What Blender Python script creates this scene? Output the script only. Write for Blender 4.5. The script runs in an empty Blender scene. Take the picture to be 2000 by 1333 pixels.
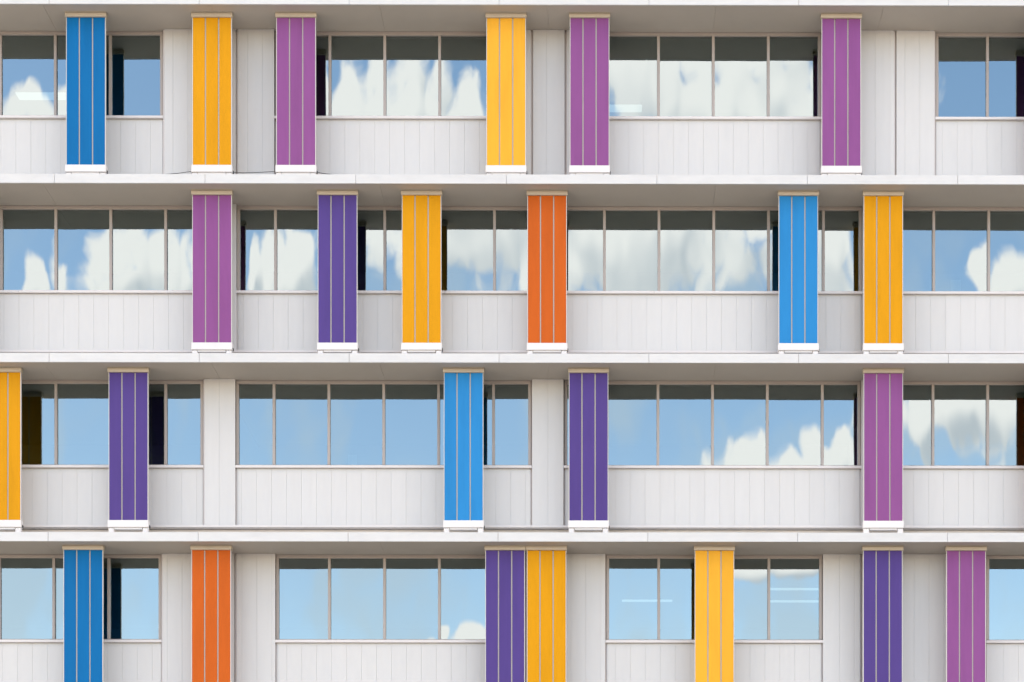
import bpy, math, random
from mathutils import Vector, noise

random.seed(7)
R = math.radians
scene = bpy.context.scene
col = scene.collection

# ------------------------------------------------------------------ camera
EYE = 1.6
FPX = 3492.0                       # focal length in pixels of a 2000 px wide picture
PX, PY = 1172.0, 2066.0            # foot of the view axis on the facade
cam_d = bpy.data.cameras.new('camera')
cam = bpy.data.objects.new('camera', cam_d)
col.objects.link(cam)
YAW = 0.0031
cam.location = (0, 0, EYE)
cam.rotation_euler = (R(90), 0, -YAW)
cam_d.sensor_width = 36
cam_d.lens = 36 * FPX / 2000
cam_d.shift_x = -172 / 2000 - YAW * FPX / 2000
cam_d.shift_y = (PY - 666.5) / 2000
cam_d.clip_end = 6000
scene.camera = cam

# ------------------------------------------------------------------ sky, sun, exposure
SUN_EL, SUN_AZ = 50.0, -62.0        # sun stands behind the building: the facade is in open shade
world = bpy.data.worlds.new('World')
scene.world = world
world.use_nodes = True
wn, wl = world.node_tree.nodes, world.node_tree.links
wn.clear()


def wnode(t, **k):
    n = wn.new(t)
    for a, b in k.items():
        setattr(n, a, b)
    return n


def wm(op, a, b=None, c=None, clamp=False):
    n = wnode('ShaderNodeMath', operation=op, use_clamp=clamp)
    for i, v in enumerate((a, b, c)):
        if v is None:
            continue
        if isinstance(v, (int, float)):
            n.inputs[i].default_value = v
        else:
            wl.new(v, n.inputs[i])
    return n.outputs[0]


def wsmooth(x, lo, hi):
    n = wnode('ShaderNodeMapRange', interpolation_type='SMOOTHSTEP')
    wl.new(x, n.inputs['Value'])
    n.inputs['From Min'].default_value = lo
    n.inputs['From Max'].default_value = hi
    return n.outputs['Result']


def wnoise(vec, scale, detail, rough, lac=2.0, dist=0.0):
    n = wnode('ShaderNodeTexNoise')
    wl.new(vec, n.inputs['Vector'])
    n.inputs['Scale'].default_value = scale
    n.inputs['Detail'].default_value = detail
    n.inputs['Roughness'].default_value = rough
    n.inputs['Lacunarity'].default_value = lac
    n.inputs['Distortion'].default_value = dist
    return n.outputs['Fac']


def wmix(f, a, b):
    n = wnode('ShaderNodeMix', data_type='RGBA')
    wl.new(f, n.inputs['Factor'])
    for s, v in (('A', a), ('B', b)):
        sock = [i for i in n.inputs if i.name == s and i.type == 'RGBA'][0]
        if isinstance(v, tuple):
            sock.default_value = v + (1,)
        else:
            wl.new(v, sock)
    return [o for o in n.outputs if o.type == 'RGBA'][0]


sky = wnode('ShaderNodeTexSky', sky_type='NISHITA')
sky.sun_disc = False
sky.sun_elevation = R(SUN_EL)
sky.sun_rotation = R(SUN_AZ)
sky.air_density = 1.0
sky.dust_density = 0.7
sky.ozone_density = 1.4
SKY_STRENGTH = 0.15

# clouds: cumulus heaps standing in the sky opposite the sun (what the panes mirror)
tc = wnode('ShaderNodeTexCoord')
sep = wnode('ShaderNodeSeparateXYZ')
wl.new(tc.outputs['Generated'], sep.inputs[0])
dx, dy, dz = sep.outputs
den = wm('MAXIMUM', wm('MULTIPLY', dy, -1.0), 0.03)
uu = wm('DIVIDE', dx, den)
vv = wm('DIVIDE', dz, den)
front = wsmooth(dy, 0.0, -0.3)
uv = wnode('ShaderNodeCombineXYZ')
wl.new(uu, uv.inputs[0]); wl.new(vv, uv.inputs[1])

HEAPS = [   # azimuth / altitude centres and sizes, on the scale of the facade picture
    (660, 235, 75, 125), (785, 225, 90, 130), (900, 245, 80, 115), (1400, 150, 320, 190), (1130, 415, 470, 195),
    (590, 530, 85, 95), (490, 520, 50, 70), (1500, 470, 230, 125), (245, 540, 125, 85), (75, 555, 55, 60), (355, 530, 65, 75),
    (60, 240, 110, 55), (1550, 915, 150, 75), (1645, 880, 70, 75), (1880, 790, 165, 115), (935, 1246, 70, 52),
    (838, 1226, 34, 26), (1990, 545, 75, 65), (1530, 1080, 200, 42),
]


def cloud_noise(shift, detail, puffs):
    sh = wnode('ShaderNodeVectorMath', operation='ADD')
    wl.new(uv.outputs[0], sh.inputs[0])
    sh.inputs[1].default_value = (shift[0], shift[1], 0)
    nz = wm('MULTIPLY', wm('SUBTRACT', wnoise(sh.outputs[0], 17.0, detail, 0.58), 0.5), 2.3)
    if not puffs:
        return nz
    vo = wnode('ShaderNodeTexVoronoi', voronoi_dimensions='2D', feature='F1')
    wl.new(sh.outputs[0], vo.inputs['Vector'])
    vo.inputs['Scale'].default_value = 60.0
    return wm('ADD', nz, wm('MULTIPLY', wm('SUBTRACT', 0.50, vo.outputs['Distance']), 0.42))


def heap_mass(up=0.0):
    sh = wnode('ShaderNodeVectorMath', operation='ADD')
    wl.new(uv.outputs[0], sh.inputs[0])
    sh.inputs[1].default_value = (-0.4 * up, up, 0)
    best = None
    for cx, cy, rx, ry in HEAPS:
        a = wnode('ShaderNodeVectorMath', operation='SUBTRACT')
        wl.new(sh.outputs[0], a.inputs[0])
        a.inputs[1].default_value = ((cx - PX) / FPX, (PY - cy) / FPX, 0)
        m = wnode('ShaderNodeVectorMath', operation='MULTIPLY')
        wl.new(a.outputs[0], m.inputs[0])
        m.inputs[1].default_value = (FPX / rx, FPX / ry, 0)
        ln = wnode('ShaderNodeVectorMath', operation='LENGTH')
        wl.new(m.outputs[0], ln.inputs[0])
        d = wm('SUBTRACT', 1.0, ln.outputs['Value'])
        best = d if best is None else wm('SMOOTH_MAX', best, d, 0.25)
    return wm('MAXIMUM', best, -1.2)


n0 = cloud_noise((0, 0), 5.0, True)
s0 = cloud_noise((0, 0), 2.0, False)
s1 = cloud_noise((-0.008, 0.016), 2.0, False)
h0, h1 = heap_mass(), heap_mass(0.012)
d0 = wm('ADD', wm('MINIMUM', wm('MULTIPLY', h0, 1.5), 0.60), n0)
heap = wm('MULTIPLY', wsmooth(d0, -0.06, 0.42), front)
lit = wsmooth(wm('ADD', wm('SUBTRACT', s0, s1), wm('MULTIPLY', wm('SUBTRACT', h0, h1), 1.6)), -1.05, 0.25)
# unseen rest of the sky: broken cloud, thickened and brightened for light from above
gen = wnoise(tc.outputs['Generated'], 3.2, 4.0, 0.6)
clear = wm('MULTIPLY', front, wm('MULTIPLY', wsmooth(wm('ABSOLUTE', uu), 1.1, 0.35), wsmooth(vv, 1.3, 0.55)))
geni = wsmooth(wm('SUBTRACT', gen, wm('MULTIPLY', clear, 0.34)), 0.38, 0.57)
above = wsmooth(dz, 0.0, 0.12)
gen_m = wm('MULTIPLY', geni, above)
# thin veil high between the heaps
veil = wm('MULTIPLY', wm('MULTIPLY', wsmooth(wnoise(uv.outputs[0], 13.0, 3.0, 0.5), 0.42, 0.66), 0.5), wm('MULTIPLY', front, wm('MULTIPLY', above, wsmooth(vv, 0.52, 0.40))))

BRIGHT, GREY = 3.95, 2.6
CB = (BRIGHT * 1.13, BRIGHT * 0.985, BRIGHT * 0.94)
CG = (GREY * 0.98, GREY * 0.95, GREY * 1.0)
skyc = wnode('ShaderNodeMix', data_type='RGBA', blend_type='MULTIPLY')
skyc.inputs['Factor'].default_value = 1.0
_a = [i for i in skyc.inputs if i.type == 'RGBA']
hs = wnode('ShaderNodeHueSaturation')
hs.inputs['Saturation'].default_value = 1.18
wl.new(sky.outputs[0], hs.inputs['Color'])
wl.new(hs.outputs[0], _a[0]); _a[1].default_value = (2.12, 1.50, 1.17, 1)
sky_out = [o for o in skyc.outputs if o.type == 'RGBA'][0]
CS = 1.0 / SKY_STRENGTH * 0.212     # cloud radiance in units of the sky's own scale


def sc(c):
    return tuple(x * CS for x in c)


shade = wm('MULTIPLY', lit, 1.0)
cl = wmix(shade, sc(CG), sc(CB))
c0 = wmix(veil, sky_out, sc((GREY, GREY * 1.02, GREY * 1.06)))
c1 = wmix(gen_m, c0, sc((BRIGHT * 1.08, BRIGHT * 0.98, BRIGHT * 0.94)))
c2 = wmix(heap, c1, cl)
bg = wnode('ShaderNodeBackground')
bg.inputs['Strength'].default_value = SKY_STRENGTH
wl.new(c2, bg.inputs['Color'])
wo = wnode('ShaderNodeOutputWorld')
wl.new(bg.outputs[0], wo.inputs[0])

sun_d = bpy.data.lights.new('sun', 'SUN')
sun_d.energy = 2.5
sun_d.angle = R(0.5)
sun_d.color = (1.0, 0.95, 0.87)
sun = bpy.data.objects.new('sun', sun_d)
col.objects.link(sun)
_az, _el = R(SUN_AZ), R(SUN_EL)
_dir = Vector((math.sin(_az) * math.cos(_el), math.cos(_az) * math.cos(_el), math.sin(_el)))
sun.rotation_euler = _dir.to_track_quat('Z', 'Y').to_euler()
sun.location = _dir * 120

vs = scene.view_settings
vs.view_transform = 'Standard'
vs.look = 'None'
vs.gamma = 1
vs.exposure = 1.9
vs.use_curve_mapping = False
cy_ = scene.cycles
cy_.max_bounces = 5
cy_.diffuse_bounces = 3
cy_.glossy_bounces = 3
cy_.transparent_max_bounces = 6
cy_.adaptive_threshold = 0.02
world.cycles.sampling_method = 'MANUAL'
world.cycles.sample_map_resolution = 512

# ------------------------------------------------------------------ helpers
Y0 = 36.0            # slab edge
Y_FIN = 36.30        # front of the sun fins
Y_COL = 36.87        # face of the full-height wall columns
Y_SPAN = 36.93       # face of the boards under the windows
Y_GLASS = 37.0


def X(px, y=Y_GLASS):
    return (px - PX) * y / FPX


def Z(py, y=Y_GLASS):
    return EYE + (PY - py) * y / FPX


def srgb(r, g, b):
    f = lambda c: (c / 12.92) if c <= 0.04045 else ((c + 0.055) / 1.055) ** 2.4
    return tuple(f(v / 255) for v in (r, g, b)) + (1,)


def mat(name, color, rough=0.5, var=0.03, spec=0.4, bump=0.0, dirt=0.0, metallic=0.0, streak=(1, 1, 1), dscale=1.6):
    m = bpy.data.materials.new(name)
    m.use_nodes = True
    n, l = m.node_tree.nodes, m.node_tree.links
    p = n['Principled BSDF']
    p.inputs['Roughness'].default_value = rough
    p.inputs['Specular IOR Level'].default_value = spec
    p.inputs['Metallic'].default_value = metallic
    geo = n.new('ShaderNodeNewGeometry')
    mp = n.new('ShaderNodeMapping')
    mp.inputs['Scale'].default_value = streak
    l.new(geo.outputs['Position'], mp.inputs['Vector'])
    no = n.new('ShaderNodeTexNoise')
    no.inputs['Scale'].default_value = dscale
    no.inputs['Detail'].default_value = 6
    no.inputs['Roughness'].default_value = 0.62
    l.new(mp.outputs[0], no.inputs['Vector'])
    oi = n.new('ShaderNodeObjectInfo')
    # value factor = 1 + var*(rand-.5)*2 - dirt*noise
    a = n.new('ShaderNodeMath'); a.operation = 'MULTIPLY_ADD'
    l.new(oi.outputs['Random'], a.inputs[0]); a.inputs[1].default_value = 2 * var; a.inputs[2].default_value = 1 - var
    r = n.new('ShaderNodeMapRange')
    l.new(no.outputs['Fac'], r.inputs['Value'])
    r.inputs['From Min'].default_value = 0.42; r.inputs['From Max'].default_value = 0.75
    r.inputs['To Min'].default_value = 1.0; r.inputs['To Max'].default_value = 1.0 - dirt
    b = n.new('ShaderNodeMath'); b.operation = 'MULTIPLY'
    l.new(a.outputs[0], b.inputs[0]); l.new(r.outputs[0], b.inputs[1])
    v = n.new('ShaderNodeVectorMath'); v.operation = 'SCALE'
    v.inputs[0].default_value = color[:3]
    l.new(b.outputs[0], v.inputs['Scale'])
    l.new(v.outputs[0], p.inputs['Base Color'])
    if bump:
        bn = n.new('ShaderNodeTexNoise'); bn.inputs['Scale'].default_value = 9
        bn.inputs['Detail'].default_value = 3
        l.new(geo.outputs['Position'], bn.inputs['Vector'])
        bu = n.new('ShaderNodeBump'); bu.inputs['Strength'].default_value = bump
        bu.inputs['Distance'].default_value = 0.02
        l.new(bn.outputs['Fac'], bu.inputs['Height'])
        l.new(bu.outputs[0], p.inputs['Normal'])
    return m


M = {
    'board': mat('white_boards', (0.485, 0.487, 0.474), 0.5, 0.012, 0.35, 0.04, 0.035, streak=(5, 5, 0.5)),
    'backing': mat('joint_backing', (0.50, 0.48, 0.47), 0.8),
    'column_backing': mat('gap_backing', (0.44, 0.39, 0.36), 0.8),
    'fascia': mat('white_fascia', (0.495, 0.50, 0.488), 0.45, 0.02, 0.35, 0.03, 0.08, streak=(1.5, 1.5, 5)),
    'soffit': mat('grey_soffit', (0.40, 0.37, 0.325), 0.75, 0.015, 0.2, 0.05, 0.05, dscale=1.1),
    'concrete': mat('slab_concrete', (0.62, 0.60, 0.57), 0.85, 0.0, 0.2, 0.1, 0.15),
    'frame': mat('window_frame', (0.31, 0.278, 0.252), 0.4, 0.02, 0.4),
    'sill': mat('window_sill', (0.54, 0.52, 0.505), 0.4, 0.02, 0.4, 0.0, 0.06),
    'cap': mat('fin_cap', (0.42, 0.37, 0.29), 0.5, 0.02, 0.3, 0.0, 0.08),
    'base': mat('fin_base', (0.58, 0.565, 0.545), 0.4, 0.015, 0.4, 0.0, 0.05),
    'trim': mat('fin_trim', (0.50, 0.49, 0.46), 0.4, 0.02, 0.4),
    'strip': mat('fin_strip', (0.33, 0.31, 0.27), 0.45, 0.02, 0.4),
    'rubber': mat('dark_rubber', (0.03, 0.03, 0.03), 0.7, 0.0),
    'plaster': mat('interior_plaster', (0.66, 0.66, 0.65), 0.9, 0.0, 0.2),
    'carpet': mat('interior_floor', (0.16, 0.17, 0.19), 0.95, 0.0, 0.1),
    'paper': mat('paper', (0.85, 0.85, 0.85), 0.8, 0.0),
    'ground': mat('paving', (0.24, 0.22, 0.195), 0.9, 0.0, 0.2, 0.2, 0.25, dscale=0.4),
    'blue': mat('blue_panel', srgb(0, 92, 146), 0.6, 0.03, 0.12, 0.03, 0.12, streak=(3, 3, 0.4)),  # blue paint with darkening towards the edges put into the colour
    'yellow': mat('yellow_panel', srgb(191, 133, 2), 0.6, 0.03, 0.12, 0.03, 0.12, streak=(3, 3, 0.4)),
    'magenta': mat('magenta_panel', srgb(122, 70, 122), 0.6, 0.03, 0.12, 0.03, 0.12, streak=(3, 3, 0.4)),
    'violet': mat('violet_panel', srgb(73, 57, 117), 0.6, 0.03, 0.12, 0.03, 0.12, streak=(3, 3, 0.4)),
    'blue_lit': mat('blue_panel_lit', srgb(36, 118, 174), 0.6, 0.03, 0.12, 0.03, 0.12, streak=(3, 3, 0.4)),  # same blue paint, brighter light on the inner fins put into the colour
    'yellow_pale': mat('pale_yellow_panel', srgb(208, 152, 42), 0.6, 0.03, 0.12, 0.03, 0.12, streak=(3, 3, 0.4)),  # paler yellow, partly brighter light put into the colour
    'orange': mat('orange_panel', srgb(175, 82, 20), 0.6, 0.03, 0.12, 0.03, 0.12, streak=(3, 3, 0.4)),
}

# coated solar glass: about a quarter mirror, the rest lets the dim room show
g = bpy.data.materials.new('solar_glass')
g.use_nodes = True
n, l = g.node_tree.nodes, g.node_tree.links
n.clear()
tr = n.new('ShaderNodeBsdfTransparent'); tr.inputs[0].default_value = (0.25, 0.35, 0.35, 1)
gl = n.new('ShaderNodeBsdfGlossy'); gl.inputs['Roughness'].default_value = 0.0
gl.inputs['Color'].default_value = (0.82, 0.985, 1.0, 1)
fr = n.new('ShaderNodeFresnel'); fr.inputs['IOR'].default_value = 3.2
mx = n.new('ShaderNodeMixShader')
l.new(fr.outputs[0], mx.inputs[0]); l.new(tr.outputs[0], mx.inputs[1]); l.new(gl.outputs[0], mx.inputs[2])
ou = n.new('ShaderNodeOutputMaterial'); l.new(mx.outputs[0], ou.inputs[0])
M['glass'] = g

le = bpy.data.materials.new('lamp_diffuser')
le.use_nodes = True
pb = le.node_tree.nodes['Principled BSDF']
pb.inputs['Base Color'].default_value = (0.9, 0.9, 0.9, 1)
pb.inputs['Emission Color'].default_value = (1, 0.98, 0.94, 1)
pb.inputs['Emission Strength'].default_value = 0.18
M['lamp'] = le


class MB:
    """collects shapes into one mesh"""
    def __init__(self):
        self.v, self.f = [], []

    def box(self, x0, x1, y0, y1, z0, z1, b=0.0):
        """box; b = chamfer of the front (low y) face's edges"""
        o = len(self.v)
        if b <= 0:
            self.v += [(x0, y0, z0), (x1, y0, z0), (x1, y1, z0), (x0, y1, z0),
                       (x0, y0, z1), (x1, y0, z1), (x1, y1, z1), (x0, y1, z1)]
            self.f += [tuple(o + i for i in q) for q in
                       ((0, 3, 2, 1), (4, 5, 6, 7), (0, 1, 5, 4), (1, 2, 6, 5), (2, 3, 7, 6), (3, 0, 4, 7))]
        else:
            ring = lambda y, i: [(x0 + i, y, z0 + i), (x1 - i, y, z0 + i), (x1 - i, y, z1 - i), (x0 + i, y, z1 - i)]
            self.v += ring(y0, b) + ring(y0 + b, 0) + ring(y1 - b, 0) + ring(y1, b)
            self.f += [(o, o + 1, o + 2, o + 3), (o + 12, o + 15, o + 14, o + 13)]
            for k in (0, 4, 8):
                for i in range(4):
                    j = (i + 1) % 4
                    self.f.append((o + k + i, o + k + 4 + i, o + k + 4 + j, o + k + j))
        return self

    def mesh(self, name, m, smooth=False):
        me = bpy.data.meshes.new(name)
        me.from_pydata(self.v, [], self.f)
        me.materials.append(M[m])
        me.update()
        if smooth:
            me.polygons.foreach_set('use_smooth', [True] * len(me.polygons))
        return me


def link(name, me, parent=None, loc=(0, 0, 0)):
    o = bpy.data.objects.new(name, me)
    col.objects.link(o)
    o.location = loc
    if parent is not None:
        o.parent = parent
    return o


def empty(name, loc=(0, 0, 0)):
    o = link(name, None, None, loc)
    o.empty_display_size = 0.3
    return o


def tag(o, label=None, cat=None, group=None, kind=None):
    if label: o['label'] = label
    if cat: o['category'] = cat
    if group: o['group'] = group
    if kind: o['kind'] = kind
    return o


_cache = {}


def boxmesh(name, m, w, d, h, b=0.0):
    """shared mesh: origin at the middle of the bottom front edge"""
    k = (name, m, round(w, 4), round(d, 4), round(h, 4), b)
    if k not in _cache:
        _cache[k] = MB().box(-w / 2, w / 2, 0, d, 0, h, b).mesh(name, m)
    return _cache[k]


# ------------------------------------------------------------------ ground
gm = bpy.data.meshes.new('ground')
gm.from_pydata([(-3000, -3000, 0), (3000, -3000, 0), (3000, 3000, 0), (-3000, 3000, 0)], [], [(0, 1, 2, 3)])
gm.materials.append(M['ground'])
tag(link('ground', gm), kind='structure')

# ------------------------------------------------------------------ the building
building = tag(empty('office_building', (0, 41, 0)),
               'white boarded office block with ribbon windows and projecting slab ledges', 'building')
BX0, BX1 = X(-520), X(2560)
H = 3.602
SB = {k: EYE + 21.196 - H * k for k in range(-1, 6)}      # underside of the slab above storey row k+1 (k = 0: top of picture)
FASC = 0.185
SPAN_BOT = 0.585     # bottom of the boards above the slab underside
GLASS_BOT = 1.746    # glass bottom below the slab underside


def child(name, me, parent, loc=(0, 0, 0)):
    """child placed in world coordinates (parents carry no rotation)"""
    p = Vector((0, 0, 0))
    q = parent
    while q is not None:
        p += q.location
        q = q.parent
    return link(name, me, parent, Vector(loc) - p)


def worldmesh(mb, name, m, parent, smooth=False):
    return child(name, mb.mesh(name, m, smooth), parent)


# floor slabs, with fascia and soffit panels, kerb and flashing
for k in range(-1, 5):
    s = SB[k]
    slab = worldmesh(MB().box(BX0, BX1, 36.04, 48, s + 0.022, s + FASC - 0.01), 'floor_slab', 'concrete', building)
    ph = {0: 97, 1: 107, 2: 97, 3: 95}.get(k, 100)
    st = {1: 294.0}.get(k, 292.6)
    i0 = -2
    for i in range(i0, 9):
        a, b = X(ph + st * i, Y0), X(ph + st * (i + 1), Y0)
        me = boxmesh('fascia_panel', 'fascia', b - a - 0.006, 0.035, FASC, 0.004)
        child('fascia_panel', me, slab, ((a + b) / 2, Y0, s + random.uniform(-0.0015, 0.0015)))
        lip = boxmesh('drip_lip', 'fascia', b - a - 0.008, 0.016, 0.03, 0.004)
        child('drip_lip', lip, slab, ((a + b) / 2, Y0 - 0.0125, s - 0.006))
    for i in range(-4, 6):
        a, b = X(741 + 328.7 * i, Y0), X(741 + 328.7 * (i + 1), Y0)
        me = boxmesh('soffit_panel', 'soffit', b - a - 0.0035, 1.05, 0.02)
        child('soffit_panel', me, slab, ((a + b) / 2, 36.04, s))
    worldmesh(MB().box(BX0, BX1, 37.0, 37.14, s + FASC, s + SPAN_BOT - 0.06), 'kerb', 'concrete', slab)
    worldmesh(MB().box(BX0, BX1, Y_COL - 0.03, Y_COL + 0.10, s + SPAN_BOT - 0.055, s + SPAN_BOT - 0.005, 0.006), 'flashing', 'sill', slab)

# storey layout read off the facade: windows = (left jamb, mullions, right jamb)
WIN = {
    1: [(-97, (3, 110, 217), 317), (541, (645, 752, 859), 959), (1186, (1286, 1393, 1500.5), 1600),
        (1830, (1928.5, 2035, 2142), 2242)],
    2: [(-315, (-210, -103, 4.5, 111, 218, 325), 396), (467, (539, 646, 752, 859, 966, 1073, 1180.5, 1287, 1394, 1501, 1608), 1680),
        (1751, (1823.5, 1931, 2038, 2145), 2216)],
    3: [(-315, (-210, -103, 4, 111, 218, 325), 395.5), (465, (536, 643, 750, 857, 964), 1034.5),
        (1105.5, (1178, 1285, 1391.5, 1498.5, 1606), 1677.5), (1750, (1822, 1929, 2036, 2143), 2216)],
    4: [(-100, (1, 107, 214), 314), (543, (644, 751.5, 858.5), 958.5), (1187, (1286.5, 1393.5, 1501.5), 1602.5),
        (1929, (2029, 2136), 2236)],
}
WIN[0] = WIN[2]
WIN[5] = WIN[3]
BOARD = 29.17
PHASE = {0: 9, 1: 3, 2: 9, 3: 64, 4: 6.3, 5: 9}
GAPS = {1: (463, 1039, 1105, 1749), 4: (460, 1682), 2: (), 3: (), 0: (), 5: ()}
ROOM_BACK = {0: 41, 1: 40.3, 2: 40.1, 3: 40.9, 4: 43.4, 5: 41}


def pane_mesh(w, h):
    """sealed pane, slightly pillowed and uneven as float glass units are"""
    nx, nz = 18, 22
    ax = random.uniform(0.0010, 0.0024)
    az = random.uniform(-0.0016, 0.0000)
    tx, tz = random.uniform(-0.0030, 0.0030), random.uniform(-0.0032, 0.0032)
    off = Vector((random.random() * 50, random.random() * 50, 0))
    vs_, fs = [], []
    for j in range(nz + 1):
        for i in range(nx + 1):
            a, b = 2 * i / nx - 1, 2 * j / nz - 1
            x, z = a * w / 2, (b + 1) * h / 2
            y = -(ax * (1 - a * a) * (0.55 + 0.45 * (1 - b * b)) + az * (1 - b * b)) + tx * x + tz * (z - h / 2)
            y += 0.0006 * noise.noise(Vector((x * 3.0, z * 1.1, 0)) + off)
            vs_.append((x, y, z))
    for j in range(nz):
        for i in range(nx):
            q = j * (nx + 1) + i
            fs.append((q, q + 1, q + nx + 2, q + nx + 1))
    mb = MB()
    mb.v, mb.f = vs_, fs
    return mb.mesh('pane', 'glass', True)


def boards(part, px0, px1, y, z0, z1, ph):
    """upright cladding boards between two picture columns (taken at depth y)"""
    k = math.ceil((px0 - ph + 6) / BOARD)
    edges = [px0]
    while ph + BOARD * k < px1 - 6:
        edges.append(ph + BOARD * k)
        k += 1
    edges.append(px1)
    for a, b in zip(edges, edges[1:]):
        w = (b - a) * y / FPX - 0.0018
        me = boxmesh('board', 'board', w, 0.024, z1 - z0, 0.0012)
        child('board', me, part, ((X(a, y) + X(b, y)) / 2, y + random.uniform(-0.0012, 0.0012), z0))


for row in range(0, 6):
    top = SB[row - 1]
    floor = top - H
    sill_z = top - GLASS_BOT
    zb = floor + SPAN_BOT
    wins = WIN[row]
    # windows, with the boarded apron below each
    for (l0, mull, r0) in wins:
        xl, xr = X(l0 - 3), X(r0 + 3)
        f = MB()
        f.box(xl, xr, 36.95, 37.06, top - 0.072, top - 0.004, 0.004)                     # head
        f.box(xl, xl + 0.06, 36.951, 37.06, sill_z + 0.001, top - 0.073, 0.004)           # jambs
        f.box(xr - 0.06, xr, 36.951, 37.06, sill_z + 0.001, top - 0.073, 0.004)
        f.box(xl, xr, 36.952, 37.06, sill_z - 0.03, sill_z, 0.004)                       # bottom rail
        w = worldmesh(f, 'window', 'frame', building)
        edges = [l0] + list(mull) + [r0]
        for m_ in mull:
            me = boxmesh('mullion', 'frame', 0.056, 0.10, (top - 0.073) - sill_z - 0.002, 0.005)
            child('mullion', me, w, (X(m_), 36.954, sill_z + 0.001))
        for a, b in zip(edges, edges[1:]):
            wd = X(b) - X(a) - 0.05
            child('pane', pane_mesh(wd, top - 0.06 - sill_z + 0.01), w, ((X(a) + X(b)) / 2, Y_GLASS + random.uniform(-0.002, 0.002), sill_z - 0.005))
        # sill in lengths
        sl, sr = X(l0 - 5), X(r0 + 5)
        nseg = max(1, round((sr - sl) / 4.5))
        for i in range(nseg):
            a, b = sl + (sr - sl) * i / nseg, sl + (sr - sl) * (i + 1) / nseg
            me = boxmesh('sill', 'sill', b - a - 0.004, 0.16, 0.055, 0.006)
            child('sill', me, w, ((a + b) / 2, Y_COL + 0.005, sill_z - 0.086))
        ap = worldmesh(MB().box(X(l0 - 3.5), X(r0 + 3.5), Y_SPAN + 0.018, Y_SPAN + 0.16, zb - 0.05, sill_z - 0.087), 'apron_wall', 'backing', building)
        boards(ap, l0 - 1.5, r0 + 1.5, Y_SPAN, zb, sill_z - 0.09, PHASE[row])
    # full-height boarded columns between windows
    spans = []
    prev = -520
    for (l0, mull, r0) in wins:
        spans.append((prev, l0 - 5))
        prev = r0 + 5
    spans.append((prev, 2560))
    for a, b in spans:
        if b - a < 12:
            continue
        cuts = [a] + [q for q in GAPS[row] if a + 8 < q < b - 8] + [b]
        cw = worldmesh(MB().box(X(a - 1), X(b + 1), Y_COL + 0.05, Y_COL + 0.22, zb - 0.05, top - 0.004), 'column_wall', 'column_backing', building)
        for i, (c, d) in enumerate(zip(cuts, cuts[1:])):
            p = c + (2.2 if i else 0)
            q = d - (2.2 if i < len(cuts) - 2 else 0)
            bk = worldmesh(MB().box(X(p), X(q), Y_COL + 0.02, Y_COL + 0.05, zb, top - 0.006), 'board_carrier', 'backing', cw)
            boards(cw, p, q, Y_COL, zb, top - 0.003, PHASE[row] + 29.17 * 0.5 if row in (1, 3) else PHASE[row])
    # room behind
    rb = ROOM_BACK[row]
    worldmesh(MB().box(BX0, BX1, rb, rb + 0.12, floor + FASC, top + 0.02), 'interior_wall', 'plaster', building)
    worldmesh(MB().box(BX0, BX1, 37.2, rb, floor + FASC, floor + FASC + 0.012), 'interior_floor', 'carpet', building)
    worldmesh(MB().box(BX0, BX1, 37.06, rb, top + 0.003, top + 0.018), 'ceiling', 'plaster', building)
    for px in {1: (430, 1070, 1740), 2: (430, 1020, 1715), 3: (428, 1070, 1715), 4: (430, 1070, 1770)}.get(row, (430, 1715)):
        worldmesh(MB().box(X(px) - 0.06, X(px) + 0.06, 37.2, rb, floor + FASC + 0.013, top + 0.002), 'partition', 'plaster', building)

# the rest of the block: storeys below and above the picture, rear and roof
zt, zl = SB[-1] + FASC, SB[5] + 0.4
worldmesh(MB().box(BX0 + 0.02, BX1 - 0.02, 37.0, 48, 0, SB[5] + 0.02), 'lower_wall', 'fascia', building)
worldmesh(MB().box(BX0 - 0.3, BX0, 36.9, 62, 0, zt + 0.6), 'end_wall', 'fascia', building)
worldmesh(MB().box(BX1, BX1 + 0.3, 36.9, 62, 0, zt + 0.6), 'end_wall', 'fascia', building)
worldmesh(MB().box(BX0, BX1, 48.01, 62, 0, zt + 0.6), 'rear_block', 'fascia', building)
worldmesh(MB().box(BX0, BX1, 36.9, 48, zt + 0.01, zt + 0.6), 'roof', 'fascia', building)

# ------------------------------------------------------------------ sun fins
FIN_W = 77 * Y_FIN / FPX
SLAT_GAP = 0.026
SLAT_W = (FIN_W - 2 * SLAT_GAP - 0.024) / 3
PANEL_H = 3.0


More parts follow.
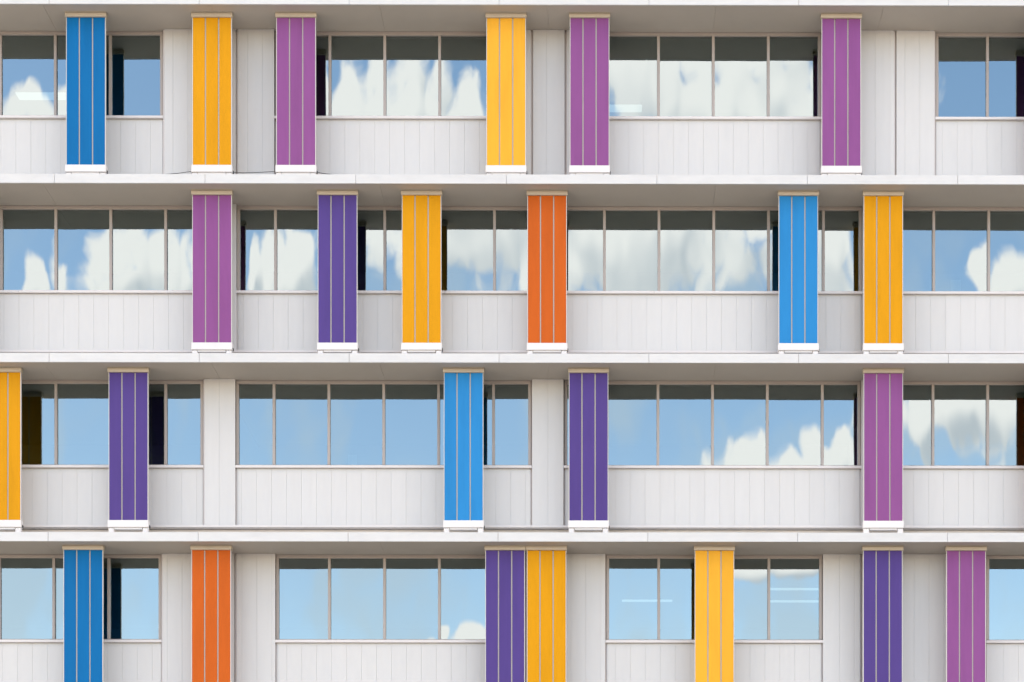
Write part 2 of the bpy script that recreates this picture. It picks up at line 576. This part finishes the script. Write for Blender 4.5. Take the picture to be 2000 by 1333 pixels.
def fin(colour, px, row, label):
    top = SB[row - 1]
    floor = top - H
    xc = X(px + 38.5, Y_FIN)
    o = tag(empty('sun_fin', (xc, Y_FIN, floor + FASC)), label, 'sun fin', 'coloured sun fins standing on the slab ledges')
    zp = top - 0.095 - PANEL_H
    yj = random.uniform(-0.004, 0.004)
    for i in (-1, 0, 1):
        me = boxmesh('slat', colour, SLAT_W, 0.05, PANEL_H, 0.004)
        child('slat', me, o, (xc + i * (SLAT_W + SLAT_GAP), Y_FIN + yj, zp))
    for i in (-0.5, 0.5):
        me = boxmesh('spacer_strip', 'strip', SLAT_GAP + 0.004, 0.026, PANEL_H - 0.02)
        child('spacer_strip', me, o, (xc + i * (SLAT_W + SLAT_GAP), Y_FIN + yj + 0.012, zp + 0.01))
    for i in (-1, 1):
        me = boxmesh('edge_trim', 'trim', 0.012, 0.054, PANEL_H + 0.004, 0.002)
        child('edge_trim', me, o, (xc + i * (FIN_W / 2 - 0.0055), Y_FIN + yj - 0.002, zp - 0.002))
    cp = child('cap', boxmesh('cap', 'cap', 0.836, 0.12, 0.080, 0.008), o, (xc, Y_FIN - 0.035, top - 0.094))
    child('cap_flange', boxmesh('cap_flange', 'cap', 0.836, 0.16, 0.010), cp, (xc, Y_FIN - 0.05, top - 0.0125))
    ba = child('base', boxmesh('base', 'base', 0.826, 0.13, 0.145, 0.006), o, (xc, Y_FIN - 0.035, zp - 0.147))
    child('base_plate', boxmesh('base_plate', 'base', 0.56, 0.08, 0.035), ba, (xc, Y_FIN - 0.01, zp - 0.183))
    hz = zp - 0.147 - (floor + FASC)
    for i in (-1, 1):
        child('foot', boxmesh('foot', 'base', 0.115, 0.10, hz - 0.001, 0.018), o, (xc + i * 0.345, Y_FIN - 0.02, floor + FASC + 0.0005))
    child('bracket', boxmesh('bracket', 'rubber', 0.014, 0.05, 0.05), o, (xc + 0.421, Y_FIN + 0.03, zp - 0.14))
    return o


FINS = [
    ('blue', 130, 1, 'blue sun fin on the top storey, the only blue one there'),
    ('yellow', 376, 1, 'deep yellow sun fin on the top storey in front of the left white column'),
    ('magenta', 540, 1, 'magenta sun fin on the top storey beside the left yellow fin'),
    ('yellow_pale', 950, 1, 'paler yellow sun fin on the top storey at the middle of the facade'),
    ('magenta', 1113, 1, 'magenta sun fin on the top storey just right of the central yellow fin'),
    ('magenta', 1605, 1, 'magenta sun fin on the top storey, rightmost in the picture'),
    ('magenta', 376, 2, 'magenta sun fin on the second storey from the top, the only magenta one there'),
    ('violet', 621, 2, 'violet sun fin on the second storey from the top'),
    ('yellow', 785, 2, 'yellow sun fin on the second storey from the top between the violet and orange fins'),
    ('orange', 1030, 2, 'orange sun fin on the second storey from the top'),
    ('blue_lit', 1521, 2, 'blue sun fin on the second storey from the top'),
    ('yellow', 1687, 2, 'yellow sun fin on the second storey from the top, right of the blue fin'),
    ('yellow', -35, 3, 'yellow sun fin cut by the left edge on the third storey from the top'),
    ('violet', 213, 3, 'left violet sun fin on the third storey from the top'),
    ('blue_lit', 867, 3, 'blue sun fin on the third storey from the top'),
    ('violet', 1111, 3, 'right violet sun fin on the third storey, beside the narrow white column'),
    ('magenta', 1687, 3, 'magenta sun fin on the third storey from the top'),
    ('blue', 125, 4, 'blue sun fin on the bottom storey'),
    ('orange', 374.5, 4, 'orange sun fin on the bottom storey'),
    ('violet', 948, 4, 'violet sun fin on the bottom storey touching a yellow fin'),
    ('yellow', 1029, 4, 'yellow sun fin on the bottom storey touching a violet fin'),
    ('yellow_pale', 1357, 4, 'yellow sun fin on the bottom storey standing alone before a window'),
    ('violet', 1686, 4, 'violet sun fin on the bottom storey standing before the right white wall'),
    ('magenta', 1849, 4, 'magenta sun fin on the bottom storey at far right'),
    # just outside the picture, mirrored in the last panes
    ('magenta', 2016, 1, 'magenta sun fin on the top storey beyond the right edge, mirrored in the last pane'),
    ('orange', 2017, 3, 'orange sun fin on the third storey beyond the right edge, mirrored in the last pane'),
    ('violet', -114, 2, 'violet sun fin on the second storey beyond the left edge, mirrored in the first pane'),
]
for f_ in FINS:
    fin(*f_)

# ------------------------------------------------------------------ loose cable on the ledge under the top storey
def tube(pts, r, seg=6):
    mb = MB()
    for i, p in enumerate(pts):
        a = pts[max(i - 1, 0)]; b = pts[min(i + 1, len(pts) - 1)]
        t = (b - a).normalized()
        s = t.cross(Vector((0, 0, 1))).normalized()
        u = s.cross(t)
        for k in range(seg):
            an = 2 * math.pi * k / seg
            mb.v.append(tuple(p + s * math.cos(an) * r + u * math.sin(an) * r))
    for i in range(len(pts) - 1):
        for k in range(seg):
            k2 = (k + 1) % seg
            mb.f.append((i * seg + k, i * seg + k2, (i + 1) * seg + k2, (i + 1) * seg + k))
    return mb


cy = 36.42
pts = [Vector((X(a, cy), cy, Z(b, cy))) for a, b in
       ((300, 344), (346, 340.5), (372, 337), (415, 338), (452, 337.5), (475, 339), (500, 338.5), (537, 336.5), (578, 337), (617, 337.5), (634, 340.5), (680, 345))]
tag(link('cable', tube(pts, 0.006).mesh('cable', 'rubber', True)), 'thin dark cable lying along the ledge behind the yellow and magenta fins', 'cable')

# ------------------------------------------------------------------ things seen dimly behind the panes
def ceiling_light(px0, px1, py, row, label, length_y=0.16):
    top = SB[row - 1]
    y = (top - 0.06 - EYE) * FPX / (PY - py)
    a, b = X(px0, y), X(px1, y)
    o = tag(empty('ceiling_light', ((a + b) / 2, y, top)), label, 'ceiling light', 'strip lights on the office ceilings')
    child('housing', boxmesh('housing', 'base', b - a, length_y, 0.04), o, ((a + b) / 2, y, top - 0.041))
    child('diffuser', boxmesh('diffuser', 'lamp', b - a - 0.02, length_y - 0.02, 0.02), o, ((a + b) / 2, y + 0.01, top - 0.0615))


ceiling_light(30, 130, 184, 1, 'strip light glowing behind the top storey panes left of the blue fin', 0.30)
ceiling_light(1150, 1255, 206, 1, 'strip light glowing behind the top storey pane right of a magenta fin', 0.30)
ceiling_light(1214, 1314, 1173, 4, 'strip light behind the bottom storey pane left of the lone yellow fin', 0.14)
ceiling_light(1503, 1620, 1150, 4, 'upper strip light behind the bottom storey pane right of the lone yellow fin', 0.14)
ceiling_light(1503, 1620, 1174, 4, 'lower strip light behind the bottom storey pane right of the lone yellow fin', 0.14)
for a, b, c, r_, lb in ((680, 697, 889, 3, 'white card standing on the inner sill left of the blue fin, third storey'),
                        (1857, 1877, 546, 2, 'white card standing on the inner sill behind a second storey pane at far right')):
    top = SB[r_ - 1]
    zz = top - GLASS_BOT - 0.03
    y = 37.22
    me = MB().box(X(a, y), X(b, y), y, y + 0.006, 0, Z(c, y) - zz).mesh('paper_card', 'paper')
    tag(link('paper_card', me, None, (0, 0, zz)), lb, 'card')
